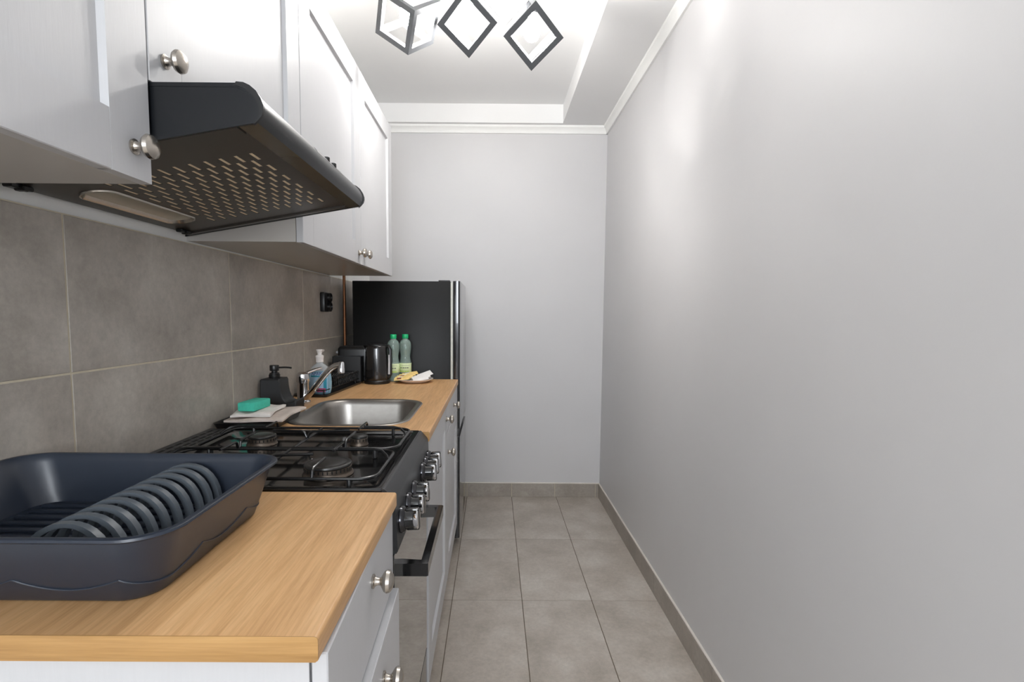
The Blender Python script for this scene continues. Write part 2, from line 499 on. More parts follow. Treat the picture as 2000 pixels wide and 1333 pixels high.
CZ, CT = 0.895, 0.028
CE = -0.180               # front edge of worktop
def worktop(name, y0, y1, label, hole=None):
    t = thing(name, ((XL + CE) / 2, (y0 + y1) / 2, CZ - CT), label, 'worktop', 'oak worktops')
    x0, x1 = XL + .001, CE
    ye = .0012
    # rounded front nosing as a profile swept along Y, flat slab behind it
    r = .004
    nose = [(x1 - .03, CZ - CT), (x1 - .003, CZ - CT)]
    nose += [(x1 - .003 + .003 * math.sin(a), CZ - CT + .003 - .003 * math.cos(a)) for a in (PI / 4, PI / 2)]
    nose += [(x1 - r + r * math.cos(a), CZ - r + r * math.sin(a)) for a in [PI / 2 * k / 6 for k in range(7)]]
    nose += [(x1 - .03, CZ)]
    m = MB().prism(nose, y0 + ye, y1 - ye)
    xa = x1 - .03
    if not hole:
        m.box(x0, xa, y0 + ye, y1 - ye, CZ - CT, CZ)
    else:
        outer = [(x0, y0 + ye), (xa, y0 + ye), (xa, y1 - ye), (x0, y1 - ye)]
        inner = hole
        pts = outer + inner
        tris = tessellate_polygon([[Vector((x, y, 0)) for x, y in outer], [Vector((x, y, 0)) for x, y in inner]])
        n = len(pts)
        m.add(at_z(pts, CZ) + at_z(pts, CZ - CT), [tuple(t_) for t_ in tris] + [tuple(i + n for i in reversed(t_)) for t_ in tris])
        for base, cnt in ((0, 4), (4, len(inner))):
            for j in range(cnt):
                k = (j + 1) % cnt
                m.f.append(tuple(len(m.v) - 2 * n + q for q in (base + j, base + k, base + k + n, base + j + n)))
    part('slab', m, M_OAK, t)
    eb = [(x0, CZ - CT), (x1 - .003, CZ - CT), (x1, CZ - CT + .003)] + [(x1 - r + r * math.cos(a), CZ - r + r * math.sin(a)) for a in [PI / 2 * k / 6 for k in range(7)]] + [(x0, CZ)]
    part('edge_band', MB().prism(eb, y0, y0 + ye), M_OAKE, t)
    part('edge_band', MB().prism(eb, y1 - ye, y1), M_OAKE, t)
    return t
worktop('worktop', 0.507, 0.941, 'short oak worktop in the foreground under the navy dish rack')
SK = (-0.650, -0.262, 1.508, 1.988)   # sink outer flange
worktop('worktop', 1.440, 2.637, 'long oak worktop around the steel sink, ending at the fridge',
        rrect(SK[0] + .012, SK[1] - .012, SK[2] + .012, SK[3] - .012, .085, 8))

# near drawer unit, standing slightly askew
t = thing('drawer_cabinet', (-0.50, 0.93, 0), 'white drawer cabinet under the foreground worktop', 'cabinet')
y0, y1, xf = 0.517, 0.936, -0.188
b = carcass(XL + .02, xf - .020, y0, y1, .10, CZ - CT - .001)
part('body', b, M_CAB, t, smooth=False)
part('plinth', MB().box(XL + .05, xf - .07, y0 + .005, y1 - .005, 0.0, .0995), M_PLINTH, t, smooth=False)
d = part('drawer', MB().bbox(xf - .018, xf, y0 + .001, y1 - .001, .714, CZ - CT - .003, .0015), M_CAB, t)
k = inst('knob', KNOB_ME, d, (xf, .748, .820)); k['label'] = 'brushed nickel round knob'
for za, zb, dx in ((.410, .707, .011), (.103, .404, 0.0)):
    m = shaker(MB(), xf - .018 + dx, y0 + .001, za, y1 - y0 - .002, zb - za, fr=.075) if dx == 0 else MB().bbox(xf - .018 + dx, xf + dx, y0 + .001, y1 - .001, za, zb, .0015)
    if dx: m.box(xf - .25, xf - .018 + dx, y0 + .03, y1 - .03, za + .02, zb - .06)
    d = part('drawer', m, M_CAB, t)
    k = inst('knob', KNOB_ME, d, (xf + dx, .768, .648 if dx else .36)); k['label'] = 'brushed nickel round knob'
t.rotation_euler = (0, 0, math.radians(1.6))

# base cabinets under the long worktop
BX = -0.184
def base_cabinet(y0, y1, label, fronts):
    t = thing('base_cabinet', (-0.50, (y0 + y1) / 2, 0), label, 'cabinet', 'white base cabinets under the long worktop')
    part('body', carcass(XL + .02, BX - .0195, y0 + .0006, y1 - .0006, .125, CZ - CT - .0005) if False else
         MB().box(XL + .02, BX - .0195, y0 + .0006, y0 + .016, .125, CZ - CT - .0005).box(XL + .02, BX - .0195, y1 - .016, y1 - .0006, .125, CZ - CT - .0005).box(XL + .02, BX - .0195, y0 + .016, y1 - .016, .125, .141), M_CABIN, t, smooth=False)
    part('plinth', MB().box(BX - .045, BX - .03, y0 + .0006, y1 - .0006, 0.0, .124), M_PLINTH, t, smooth=False)
    for nm, za, zb, ky, kz, plain in fronts:
        d = part(nm, shaker(MB(), BX - .018, y0 + .0016, za, y1 - y0 - .0032, zb - za, plain=plain), M_CAB, t, smooth=False)
        k = inst('knob', KNOB_ME, d, (BX, ky, kz)); k['label'] = 'brushed nickel round knob'
    return t
base_cabinet(1.441, 2.036, 'white base cabinet with one tall framed door beside the cooker', [('door', .128, .864, 1.995, .818, False)])
base_cabinet(2.036, 2.630, 'white base cabinet with drawer and door next to the fridge', [('drawer', .752, .864, 2.372, .808, True), ('door', .128, .748, 2.078, .664, False)])

# ------------------------------------------------------------------ sink
x0, x1, y0, y1 = SK
t = thing('kitchen_sink', ((x0 + x1) / 2, (y0 + y1) / 2, .745), 'inset rounded stainless steel sink in the long worktop', 'sink')
def skl(i, z, r):
    return at_z(rrect(x0 + i, x1 - i, y0 + i, y1 - i, r, 10), z)
m = MB().loft([skl(.0, CZ + .0004, .10), skl(.001, CZ + .0022, .10), skl(.004, CZ + .0032, .098), skl(.012, CZ + .0030, .09),
               skl(.022, CZ + .0012, .083), skl(.026, CZ - .004, .08), skl(.030, CZ - .02, .078), skl(.038, CZ - .12, .074),
               skl(.046, CZ - .142, .066), skl(.062, CZ - .149, .055), skl(.10, CZ - .150, .04), skl(.145, CZ - .151, .03)], False, True)
part('basin', m, M_STEEL, t, ang=50)
part('drain', MB().lathe([(.0, CZ - .147), (.030, CZ - .147), (.038, CZ - .149), (.040, CZ - .1515)], ((x0 + x1) / 2, (y0 + y1) / 2, 0), 24, cap=False), M_CHROME, t)
ovx, ovy, ovz = x0 + .0355, 1.70, CZ - .050
ov = part('overflow', MB().lathe([(.0, .004), (.012, .004), (.0145, .002), (.015, 0)], (ovx - .002, ovy, ovz), 20, 'X', cap=False), M_CHROME, t)
for k in range(4):
    part('overflow_slot', MB().box(ovx + .0018, ovx + .0028, ovy - .0095 + k * .0055, ovy - .007 + k * .0055, ovz - .008, ovz + .008), M_DARK, ov, smooth=False)

# ------------------------------------------------------------------ cooker
SY0, SY1 = 0.9445, 1.4365
SXB, SXF = -0.803, -0.187
t = thing('gas_cooker', ((SXB + SXF) / 2, (SY0 + SY1) / 2, 0), 'black freestanding gas cooker between the two oak worktops', 'cooker')
SH = 0.862
part('body', MB().bbox(SXB, SXF - .03, SY0 + .002, SY1 - .002, .04, SH, .003), M_ENAMELS, t)
for px in (-.74, -.28):
    for py in (SY0 + .05, SY1 - .05):
        part('foot', MB().lathe([(.018, 0), (.018, .008), (.010, .012), (.010, .042)], (px, py, 0), 12), M_BPLAS, t)
cx0, cx1 = SXB, -.206
def ck(i, z, r, xb=0):
    return at_z(rrect(cx0 + i + xb, cx1 - i, SY0 + i, SY1 - i, r, 5), z)
part('hob', MB().loft([ck(0, SH, .006), ck(0, .8975, .006), ck(.002, .9005, .006), ck(.012, .9010, .010), ck(.020, .8985, .016, .07), ck(.028, .8915, .020, .075), ck(.06, .8895, .03, .08)], True, True), M_ENAMEL, t, ang=28)
# vent strip at the wall with slots
vs = MB()
part('rear_vent', MB().bbox(SXB + .004, SXB + .072, SY0 + .01, SY1 - .01, .8995, .9045, .002), M_ENAMELS, t)
for k in range(12):
    ya = SY0 + .045 + k * .035
    for xx in (SXB + .022, SXB + .042, SXB + .058):
        part('vent_slot', MB().box(xx, xx + .007, ya, ya + .026, .9040, .9051), M_DARK, t, smooth=False)
def burner(x, y, r):
    z = .8905
    b_ = part('burner', MB().lathe([(r * 1.08, z), (r * 1.07, z + .002), (r * 1.03, z + .004), (r * 1.0, z + .007), (r, z + .008), (r, z + .017), (r * .96, z + .018), (r * .2, z + .018)], (x, y, 0), 36), M_BURNER, t)
    n = max(14, int(r * 700))
    sl = MB()
    for k in range(n):
        a = 2 * PI * k / n
        mx = Matrix.Translation((x, y, 0)) @ Matrix.Rotation(a, 4, 'Z')
        sl.box(r - .001, r + .0006, -.0012, .0012, z + .0105, z + .017, mx)
    part('flame_port', sl, M_DARK, b_, smooth=False, kind='stuff')
    zc = z + .0185
    part('burner_cap', MB().lathe([(r * .98, zc), (r * 1.0, zc + .002), (r * .98, zc + .005), (r * .90, zc + .0065), (r * .84, zc + .0058), (r * .74, zc + .0062), (r * .68, zc + .0072), (r * .30, zc + .0078), (0, zc + .0079)], (x, y, 0), 36, cap=False), M_BCAP, b_)
    part('igniter', MB().lathe([(.0035, z), (.0035, z + .012), (.0022, z + .013), (.0016, z + .019), (0, z + .0195)], (x - r * 1.0, y + r * .85, 0), 10), M_PWHITE, b_)
BUR = [(-.350, 1.070, .049), (-.600, 1.070, .035), (-.347, 1.312, .0215), (-.600, 1.312, .035)]
for bx_, by_, br_ in BUR:
    burner(bx_, by_, br_)
GZ = .9105
def grate(y0, y1):
    gx0, gx1 = -.718, -.228
    g = part('pan_grate', MB().tube([(x, y, GZ) for x, y in rrect(gx0, gx1, y0, y1, .035, 5)], .0036, 8, True).tube([(-.475, y0, GZ), (-.475, y1, GZ)], .0034, 8), M_IRON, t)
    yc = (y0 + y1) / 2
    for xc in (-.350, -.600):
        br_ = .022 if xc > -.4 and y0 > 1.1 else .038
        # two fingers across the narrow way, two along the long way, each raised on a step
        for s in (-1, 1):
            ye_ = y0 if s < 0 else y1
            part('pan_support', MB().tube([(xc, ye_, GZ), (xc, ye_ - s * .004, GZ + .014), (xc, ye_ - s * .010, GZ + .0185), (xc, yc + s * br_ * .75, GZ + .0190)], .0031, 8), M_IRON, g)
        xe = gx1 if xc > -.45 else gx0
        s = 1 if xc > -.45 else -1
        part('pan_support', MB().tube([(xe, yc + .022, GZ), (xe - s * .006, yc + .033, GZ + .008), (xe - s * .018, yc + .042, GZ + .0155), (xe - s * .036, yc + .045, GZ + .0185), (xc + s * .006, yc + .045, GZ + .019)], .0031, 8), M_IRON, g)
        part('pan_support', MB().tube([(-.475, yc - .012, GZ), (-.475 + s * .006, yc - .012, GZ + .014), (-.475 + s * .014, yc - .010, GZ + .0185), (xc - s * br_ * .9, yc, GZ + .019)], .0031, 8), M_IRON, g)
    for px, py in ((gx0 + .05, y0), (gx1 - .05, y0), (gx0 + .05, y1), (gx1 - .05, y1)):
        part('rubber_foot', MB().lathe([(.0045, .8912), (.0045, GZ - .002), (.003, GZ)], (px, py, 0), 8), M_BPLAS, g)
grate(.970, 1.186)
grate(1.196, 1.412)
# sloping control panel
pp = [(-.207, .900), (-.203, .899), (-.186, .880), (-.1835, .874), (-.1790, .778), (-.182, .773), (-.218, .773), (-.218, .895)]
part('control_panel', MB().prism(pp, SY0 + .001, SY1 - .001), M_ENAMELS, t, ang=20)
KX, KZ = -.1815, .824
ck_ring = MB().lathe([(.0, 0), (.0225, 0), (.0230, .003), (.0205, .0085), (.0185, .010), (.0, .010)], seg=28, axis='X', cap=False)
ckm = MB()
ckm.lathe([(.0, .010), (.0165, .010), (.0160, .024), (.0, .024)], seg=28, axis='X', cap=False)
CK_RING = mesh_from(ck_ring, M_BCHROME, name='knob_ring')
CK_BODY = mesh_from(ckm, M_ENAMEL, name='knob_body')
gb = MB()
gb.prism([(-.0085, .010), (.0085, .010), (.0070, .033), (-.0070, .033)], -.0165, .0165, 'XZ')
for i, v in enumerate(gb.v): gb.v[i] = Vector((v.z, v.x, v.y))
CK_GRIP = mesh_from(MB().bbox(.010, .034, -.0065, .0065, -.0190, .0190, .003, 2), M_ENAMEL, name='knob_grip')
CK_CAP = mesh_from(MB().lathe([(.0, .024), (.0168, .024), (.0178, .026), (.0178, .0310), (.0160, .0330), (.0, .0335)], seg=28, axis='X', cap=False), M_CHROME, name='knob_cap')
for i, ky in enumerate((.988, 1.066, 1.144, 1.290, 1.347, 1.404)):
    k = inst('control_knob', CK_RING, t, (KX, ky, KZ))
    ROOT[k.name] = Vector((KX, ky, KZ))
    for nm, me in (('knob_barrel', CK_BODY), ('knob_grip', CK_GRIP), ('knob_cap', CK_CAP)):
        inst(nm, me, k, (KX, ky, KZ))
    k.rotation_euler = (random.choice((0, .0, .12)), math.radians(-3), 0); k.scale = (1.12, 1.16, 1.16)
# oven door with glass and bracket handle
dr = part('oven_door', MB().bbox(-.222, -.190, SY0 + .003, SY1 - .003, .262, .769, .003), M_ENAMELS, t)
part('oven_glass', MB().bbox(-.1905, -.1870, SY0 + .005, SY1 - .005, .264, .767, .001), M_BGLASS, dr, label='mirror-like black glass')
HZ0, HZ1, HX = .690, .717, -.131
h = MB().prism([(-.1875, 1.018), (-.1875, 1.040), (-.147, 1.036), (-.147, 1.329), (-.1875, 1.325), (-.1875, 1.347), (HX - .003, 1.345), (HX, 1.341), (HX, 1.021), (HX - .003, 1.018)][::-1], HZ0, HZ1, 'XY')
part('door_handle', h, M_ENAMEL, dr, smooth=False)
part('lower_drawer', MB().bbox(-.222, -.188, SY0 + .003, SY1 - .003, .075, .256, .003), M_ENAMEL, t)

# ------------------------------------------------------------------ fridge
FY0, FY1 = 2.645, 3.192
t = thing('fridge', (-.47, (FY0 + FY1) / 2, 0), 'black two-door fridge freezer at the end of the worktop', 'fridge')
part('body', MB().bbox(-.725, -.222, FY0, FY1, .03, 1.400, .003, 2), M_FRIDGE, t)
for zz0, zz1 in ((.075, .598), (.622, 1.396)):
    part('gasket', MB().bbox(-.2215, -.2085, FY0 + .006, FY1 - .006, zz0, zz1, .003), M_GASKET, t, label='pale rubber door gasket')
def fdoor(z0, z1, lip):
    pr = rrect(-.208, -.172, FY0 + .001, FY1 - .001, .010, 5)
    m = MB().loft([at_z(pr, z0), at_z(pr, z1)])
    d_ = part('door', m, M_FRIDGED, t)
    return d_
d1 = fdoor(.632, 1.402, 1)
d2 = fdoor(.040, .590, -1)
# recessed grip between the two doors
for zz0, zz1, dd in ((.590, .612, d2), (.612, .632, d1)):
    part('grip_recess', MB().bbox(-.207, -.186, FY0 + .006, FY1 - .006, zz0, zz1, .002), M_BPLAS, dd)
part('hinge_cap', MB().bbox(-.285, -.225, FY0 + .02, FY0 + .06, 1.400, 1.407, .003, 2), M_BPLAS, t)
for px in (-.68, -.26):
    for py in (FY0 + .05, FY1 - .05):
        part('foot', MB().lathe([(.016, 0), (.016, .010), (.010, .014), (.010, .032)], (px, py, 0), 12), M_BPLAS, t)

# ------------------------------------------------------------------ cooker hood
HY0, HY1 = 0.7805, 1.3735
def hz(x): return 1.432 + (x + .806) * .178
t = thing('cooker_hood', (-.58, 1.077, 1.43), 'black slim cooker hood with slotted filter under the short wall cabinet', 'cooker hood')
xf = -.352
top = [(-.380, 1.568), (-.372, 1.567), (-.363, 1.563), (-.354, 1.5555), (-.347, 1.546), (-.3435, 1.536), (-.3435, 1.529), (-.346, 1.521), (xf, hz(xf) - .0005)]
inner = [(xf - .004, hz(xf) + .003), (-.349, 1.531), (-.360, 1.552), (-.382, 1.562)]
prof = [(XP + .002, 1.562)] + [(XP + .002, 1.568)] + top + inner
m = MB().prism(prof, HY0, HY1)
side = [(XP + .002, 1.5675)] + [(a - .0015 if a > -.37 else a, b - .001) for a, b in top] + [(XP + .002, hz(XP))]
m.prism(side, HY0 + .0008, HY0 + .005)
m.prism(side, HY1 - .005, HY1 - .0008)
part('canopy', m, M_HOOD, t, ang=25)
part('side_trim', MB().prism([(a + (.0025 if a > -.375 else 0), b + (.0015 if a <= -.35 else 0)) for a, b in top] + [(a - .004, b - .004) for a, b in reversed(top)], HY0 - .001, HY0 + .004), M_BPLAS, t)
part('side_trim', MB().prism([(a + (.0025 if a > -.375 else 0), b + (.0015 if a <= -.35 else 0)) for a, b in top] + [(a - .004, b - .004) for a, b in reversed(top)], HY1 - .004, HY1 + .001), M_BPLAS, t)
# underside: fixed front strip, hinged filter panel with real slots, lamp
def slab(x0, x1, y0, y1, d0, d1):
    m_ = MB()
    m_.loft([[(x0, y0, hz(x0) + d0), (x1, y0, hz(x1) + d0), (x1, y1, hz(x1) + d0), (x0, y1, hz(x0) + d0)],
             [(x0, y0, hz(x0) + d1), (x1, y0, hz(x1) + d1), (x1, y1, hz(x1) + d1), (x0, y1, hz(x0) + d1)]])
    return m_
part('front_strip', slab(-.3815, -.3525, HY0 + .0065, HY1 - .006, .000, .008), M_HOODF, t, smooth=False)
part('side_strip', slab(-.800, -.3855, HY0 + .0085, .8185, .000, .008), M_HOODB, t, smooth=False)
part('side_strip', slab(-.800, -.3855, 1.349, HY1 - .008, .000, .008), M_HOODB, t, smooth=False)
PX0, PX1, PY0, PY1 = -.800, -.3855, .8225, 1.345
GX0, GX1, GY0, GY1 = -.695, -.414, .890, 1.300
gm = MB()
lx0, lx1, ly0, ly1 = -.768, -.702, .945, 1.250
_o = [(PX0, PY0), (GX0, PY0), (GX0, PY1), (PX0, PY1)]
_i = rrect(lx0 + .002, lx1 - .002, ly0 + .002, ly1 - .002, .0305, 10)
_t = tessellate_polygon([[Vector((x, y, 0)) for x, y in _o], [Vector((x, y, 0)) for x, y in _i]])
gm.add([(x, y, hz(x) + .004) for x, y in _o + _i], [tuple(q_) for q_ in _t])
def q(x0, x1, y0, y1, flip=False):
    gm.add([(x0, y0, hz(x0) + .004), (x1, y0, hz(x1) + .004), (x1, y1, hz(x1) + .004), (x0, y1, hz(x0) + .004)], [(0, 3, 2, 1)])
q(GX1, PX1, PY0, PY1); q(GX0, GX1, PY0, GY0); q(GX0, GX1, GY1, PY1)
NR, NC = 21, 6
dx_, dy_ = (GX1 - GX0) / NR, (GY1 - GY0) / NC
for i in range(NR):
    xa, xb = GX0 + i * dx_, GX0 + (i + 1) * dx_
    off = (i % 2) * .5 * dy_
    cuts = []
    for j in range(NC + 1):
        c = GY0 + (j + .5) * dy_ - off
        u, w_ = (xa + xb) / 2 - (GX0 + GX1) / 2, c - (GY0 + GY1) / 2
        if c - dy_ * .3 < GY0 or c + dy_ * .3 > GY1: continue
        cuts.append(c)
    ms, ml = dx_ * .26, dy_ * .275
    y = GY0
    for c in cuts:
        q(xa, xb, y, c - ml)
        q(xa, xa + ms, c - ml, c + ml); q(xb - ms, xb, c - ml, c + ml)
        # walls of the slot
        a_, b2, c_, d_ = xa + ms, xb - ms, c - ml, c + ml
        for (p, r_) in (((a_, c_), (b2, c_)), ((b2, c_), (b2, d_)), ((b2, d_), (a_, d_)), ((a_, d_), (a_, c_))):
            gm.add([(p[0], p[1], hz(p[0]) + .004), (r_[0], r_[1], hz(r_[0]) + .004), (r_[0], r_[1], hz(r_[0]) + .0050), (p[0], p[1], hz(p[0]) + .0050)], [(0, 1, 2, 3)])
        y = c + ml
    q(xa, xb, y, GY1)
pan = part('filter_panel', gm, M_HOODB, t, label='slotted black filter panel', smooth=False)
part('filter_mesh', slab(GX0 - .005, GX1 + .005, GY0 - .005, GY1 + .005, .0050, .009), M_FILTER, pan, label='pale metal grease filter seen through the slots', smooth=False)
for px, py in ((-.786, .865), (-.786, 1.318)):
    m = MB().bbox(px - .008, px + .008, py - .022, py + .022, hz(px) - .004, hz(px) + .004, .002).bbox(px - .004, px + .014, py - .006, py + .006, hz(px) - .007, hz(px) + .002, .002)
    part('latch', m, M_BPLAS, pan)
def lring(i, d):
    return [(x, y, hz(x) + d) for x, y in rrect(lx0 + i, lx1 - i, ly0 + i, ly1 - i, .0325 - i, 10)]
lm = part('lamp_rim', MB().loft([lring(0, .0035), lring(.0008, .0005), lring(.003, .0), lring(.0045, .002), lring(.010, .014)], False, False), M_NICKEL, pan)
part('lamp_cover', MB().loft([lring(.0060, .0060), lring(.012, .0150), lring(.020, .0200), lring(.029, .0215)], False, True), M_DIFF, lm)
# control recess with two buttons near the far end of the front curve
ctl = part('control_strip', MB().loft([[(a, yy, b) for a, b in ((-.364, 1.5636), (-.353, 1.5553), (-.3475, 1.5472), (-.349, 1.547), (-.354, 1.5540), (-.365, 1.562))] for yy in (1.035, 1.205)]), M_BPLAS, t)
for yy in (1.115, 1.160):
    part('button', MB().lathe([(.0062, -.004), (.0062, .0035), (.005, .0048), (0, .005)], (-.3555, yy, 1.5570), 14), M_BPLAS, ctl)

# ------------------------------------------------------------------ ceiling lamp: three cube frames hanging by a corner
t = thing('ceiling_lamp', (-.091, 1.92, ZC), 'black ceiling lamp with three open cube frames hung by their corners', 'ceiling lamp')
part('canopy_bar', MB().bbox(-.43, .25, 1.885, 1.955, 2.527, ZC - .0005, .003), M_LAMP, t)
def cube_frame(B, a, az, th=.0185):
    B = Vector(B)
    E = [Vector((math.sqrt(2 / 3) * a * math.sin(az + k * 2 * PI / 3), -math.sqrt(2 / 3) * a * math.cos(az + k * 2 * PI / 3), a / math.sqrt(3))) for k in range(3)]
    e = [v.normalized() for v in E]
    m = MB()
    def bar(o, i):
        j, k = (i + 1) % 3, (i + 2) % 3
        L = a
        mx = Matrix(((e[i].x, e[j].x, e[k].x, o.x), (e[i].y, e[j].y, e[k].y, o.y), (e[i].z, e[j].z, e[k].z, o.z), (0, 0, 0, 1)))
        return mx, L
    for i in range(3):
        j, k = (i + 1) % 3, (i + 2) % 3
        for sj in (0, 1):
            for sk in (0, 1):
                mx, L = bar(B, i)
                yj, yk = (a - th) * sj, (a - th) * sk
                x0_, x1_ = (0, L) if i == 0 else (th, L - th)
                m.box(x0_, x1_, yj, yj + th, yk, yk + th, mx)
    c = part('cube_frame', m, M_LAMP, t, smooth=False)
    top_ = B + E[0] + E[1] + E[2]
    part('suspension_rod', MB().tube([tuple(top_ - Vector((0, 0, .012))), (top_.x, top_.y, 2.528)], .004, 10), M_LAMP, c)
    part('lamp_socket', MB().lathe([(.0, top_.z - .014), (.010, top_.z - .016), (.017, top_.z - .030), (.017, top_.z - .062), (.014, top_.z - .064), (0, top_.z - .064)], (top_.x, top_.y, 0), 20, cap=False), M_LAMP, c)
    bz = top_.z - .064
    part('bulb', MB().lathe([(.0125, bz + .001), (.0130, bz - .010), (.018, bz - .024), (.0265, bz - .042), (.0300, bz - .058), (.0275, bz - .074), (.019, bz - .086), (.008, bz - .091), (0, bz - .092)], (top_.x, top_.y, 0), 20, cap=False), M_BULB, c, label='glowing white bulb', ang=80)
cube_frame((-.3136, 1.92, 2.1612), .1515, math.radians(20))
cube_frame((-.0939, 1.92, 2.1525), .1493, math.radians(56))
cube_frame((.1312, 1.92, 2.1100), .1493, math.radians(62))

# ------------------------------------------------------------------ navy dish rack in the foreground
t = thing('dish_rack', (-.585, .705, CZ), 'large navy plastic dish rack tub on the foreground worktop', 'dish rack')
RB = (-.762, -.393, .567, .856); RT = (-.798, -.362, .535, .866)
def rl(f, z, inset=0.0, r0=.040, r1=.047):
    v = [RB[i] + (RT[i] - RB[i]) * f for i in range(4)]
    return at_z(rrect(v[0] + inset, v[1] - inset, v[2] + inset, v[3] - inset, r0 + (r1 - r0) * f - inset, 10), z)
z0, z1 = CZ + .0005, .988
H_ = z1 - z0
m = MB().loft([rl(0, z0, .004), rl(.02, z0 + .004), rl(.35, z0 + H_ * .35), rl(.93, z1 - .0068), rl(.95, z1 - .0062, -.0060), rl(.97, z1 - .0040, -.0078), rl(.98, z1 - .0012, -.0068), rl(1, z1, -.0035), rl(1, z1 - .0006, .0010),
               rl(.96, z1 - .005, .0032), rl(.80, z0 + H_ * .85, .0035), rl(.3, z0 + H_ * .30, .0035), rl(.08, z0 + .012, .004), rl(.05, z0 + .010, .010)], True, True)
tub = part('tub', m, M_NAVY, t, ang=40)
# scalloped seam round the outside
def around(f, n=240):
    v = [RB[i] + (RT[i] - RB[i]) * f for i in range(4)]
    return rrect(v[0], v[1], v[2], v[3], .040 + .007 * f, 16)
base_loop = around(.25)
cum = [0]
for a, b in zip(base_loop, base_loop[1:] + base_loop[:1]):
    cum.append(cum[-1] + math.hypot(b[0] - a[0], b[1] - a[1]))
Ltot = cum[-1]; NS = 300
pth = []
for i in range(NS):
    s_ = Ltot * i / NS
    k = max(j for j in range(len(base_loop)) if cum[j] <= s_ + 1e-9)
    u = (s_ - cum[k]) / max(1e-9, cum[k + 1] - cum[k])
    ph = (i / NS * 11 + .35) % 1.0
    zz = .9140 + .015 * (1 - math.sin(PI * ph) ** .8)
    lp = around((zz - z0) / H_)
    a, b = lp[k], lp[(k + 1) % len(lp)]
    pth.append((a[0] + (b[0] - a[0]) * u, a[1] + (b[1] - a[1]) * u, zz))
part('scalloped_seam', MB().tube(pth, .0013, 6, True), M_NAVY, tub)
for k in range(10):
    yb = .605 + k * .0245
    part('floor_rib', MB().bbox(-.748, -.418, yb, yb + .010, z0 + .009, z0 + .0155, .003, 2), M_NAVY, tub)
for k in range(10):
    yc = .592 + k * .0268
    loops = []
    for q_ in range(17):
        a = PI * q_ / 16
        wv, hv = .054, .0720
        co, si = math.cos(a), math.sin(a)
        th_, wd = .0026 + .0016 * abs(co), .0048
        xo, zo = -.510 + (wv + th_) * co, z0 + .008 + (hv + th_) * si ** .78
        xi, zi = -.510 + (wv - th_) * co, z0 + .008 + (hv - th_) * si ** .78
        lean = .006 * si
        loops.append([(xo, yc - wd + lean, zo), (xo, yc + wd + lean, zo), (xi, yc + wd + lean, zi), (xi, yc - wd + lean, zi)])
    part('plate_divider', MB().loft(loops), M_GREYP, t, label='grey arched plate divider', ang=50)

# ------------------------------------------------------------------ tray, cloths and sponge behind the cooker
tx0, tx1, ty0, ty1 = -.803, -.622, 1.4400, 1.655
m = MB().loft([at_z(rrect(tx0 + .008, tx1 - .008, ty0 + .008, ty1 - .008, .012, 4), CZ + .0005), at_z(rrect(tx0 + .001, tx1 - .001, ty0 + .001, ty1 - .001, .014, 4), CZ + .018), at_z(rrect(tx0, tx1, ty0, ty1, .014, 4), CZ + .020), at_z(rrect(tx0 + .003, tx1 - .003, ty0 + .003, ty1 - .003, .012, 4), CZ + .020), at_z(rrect(tx0 + .012, tx1 - .012, ty0 + .012, ty1 - .012, .010, 4), CZ + .004)])
single('shallow_tray', m, M_BPLAS, (-.712, 1.548, CZ), 'shallow black tray on the worktop behind the cooker, under cloths', 'tray')
def cloth(x0, x1, y0, y1, z, th, rot, seedv, name, mat, label):
    rnd = random.Random(seedv)
    nx, ny = 18, 18
    cxm, cym = (x0 + x1) / 2, (y0 + y1) / 2
    ph = [rnd.uniform(0, 6) for _ in range(6)]
    m_ = MB(); vs = []
    for side_ in (1, 0):
        for j in range(ny + 1):
            for i in range(nx + 1):
                u, v = i / nx, j / ny
                x = x0 + (x1 - x0) * u; y = y0 + (y1 - y0) * v
                x += .004 * math.sin(v * 7 + ph[0]); y += .005 * math.sin(u * 6 + ph[1])
                e = min(u, 1 - u, v, 1 - v)
                rnd_edge = min(1, e * nx / 1.5) ** .5
                w = .0022 * math.sin(u * 9 + v * 4 + ph[2]) + .0016 * math.sin(v * 12 - u * 5 + ph[3])
                zz = z + (th * (.55 + .45 * rnd_edge) + w * (.4 + .6 * rnd_edge) + .0022 if side_ else (th * .2 * (1 - rnd_edge)))
                p = Matrix.Rotation(rot, 3, 'Z') @ Vector((x - cxm, y - cym, 0))
                vs.append((cxm + p.x, cym + p.y, zz))
    n = (nx + 1) * (ny + 1); fs = []
    for j in range(ny):
        for i in range(nx):
            a = j * (nx + 1) + i
            fs.append((a, a + 1, a + nx + 2, a + nx + 1)); fs.append((n + a, n + a + nx + 1, n + a + nx + 2, n + a + 1))
    bd = [i for i in range(nx + 1)] + [j * (nx + 1) + nx for j in range(1, ny + 1)] + [ny * (nx + 1) + i for i in range(nx - 1, -1, -1)] + [j * (nx + 1) for j in range(ny - 1, 0, -1)]
    for a, b in zip(bd, bd[1:] + bd[:1]): fs.append((a, n + a, n + b, b))
    m_.add(vs, fs)
    return single(name, m_, mat, (cxm, cym, z), label, 'cloth', 'folded dishcloths on the black tray', ang=70)
cloth(-.780, -.616, 1.452, 1.672, CZ + .0205, .008, math.radians(2.5), 3, 'folded_cloth', M_CLOTH1, 'beige folded cloth lying lowest on the black tray')
cloth(-.772, -.662, 1.462, 1.640, CZ + .0330, .009, math.radians(8), 8, 'folded_cloth', M_CLOTH2, 'smaller white folded cloth between beige cloth and sponge')
sp = MB().bbox(-.026, .026, -.048, .048, 0, .026, .004, 2)
for i, v in enumerate(sp.v):
    p = Matrix.Rotation(math.radians(-4), 3, 'Z') @ v
    sp.v[i] = Vector((p.x - .722, p.y + 1.535, p.z + CZ + .046))
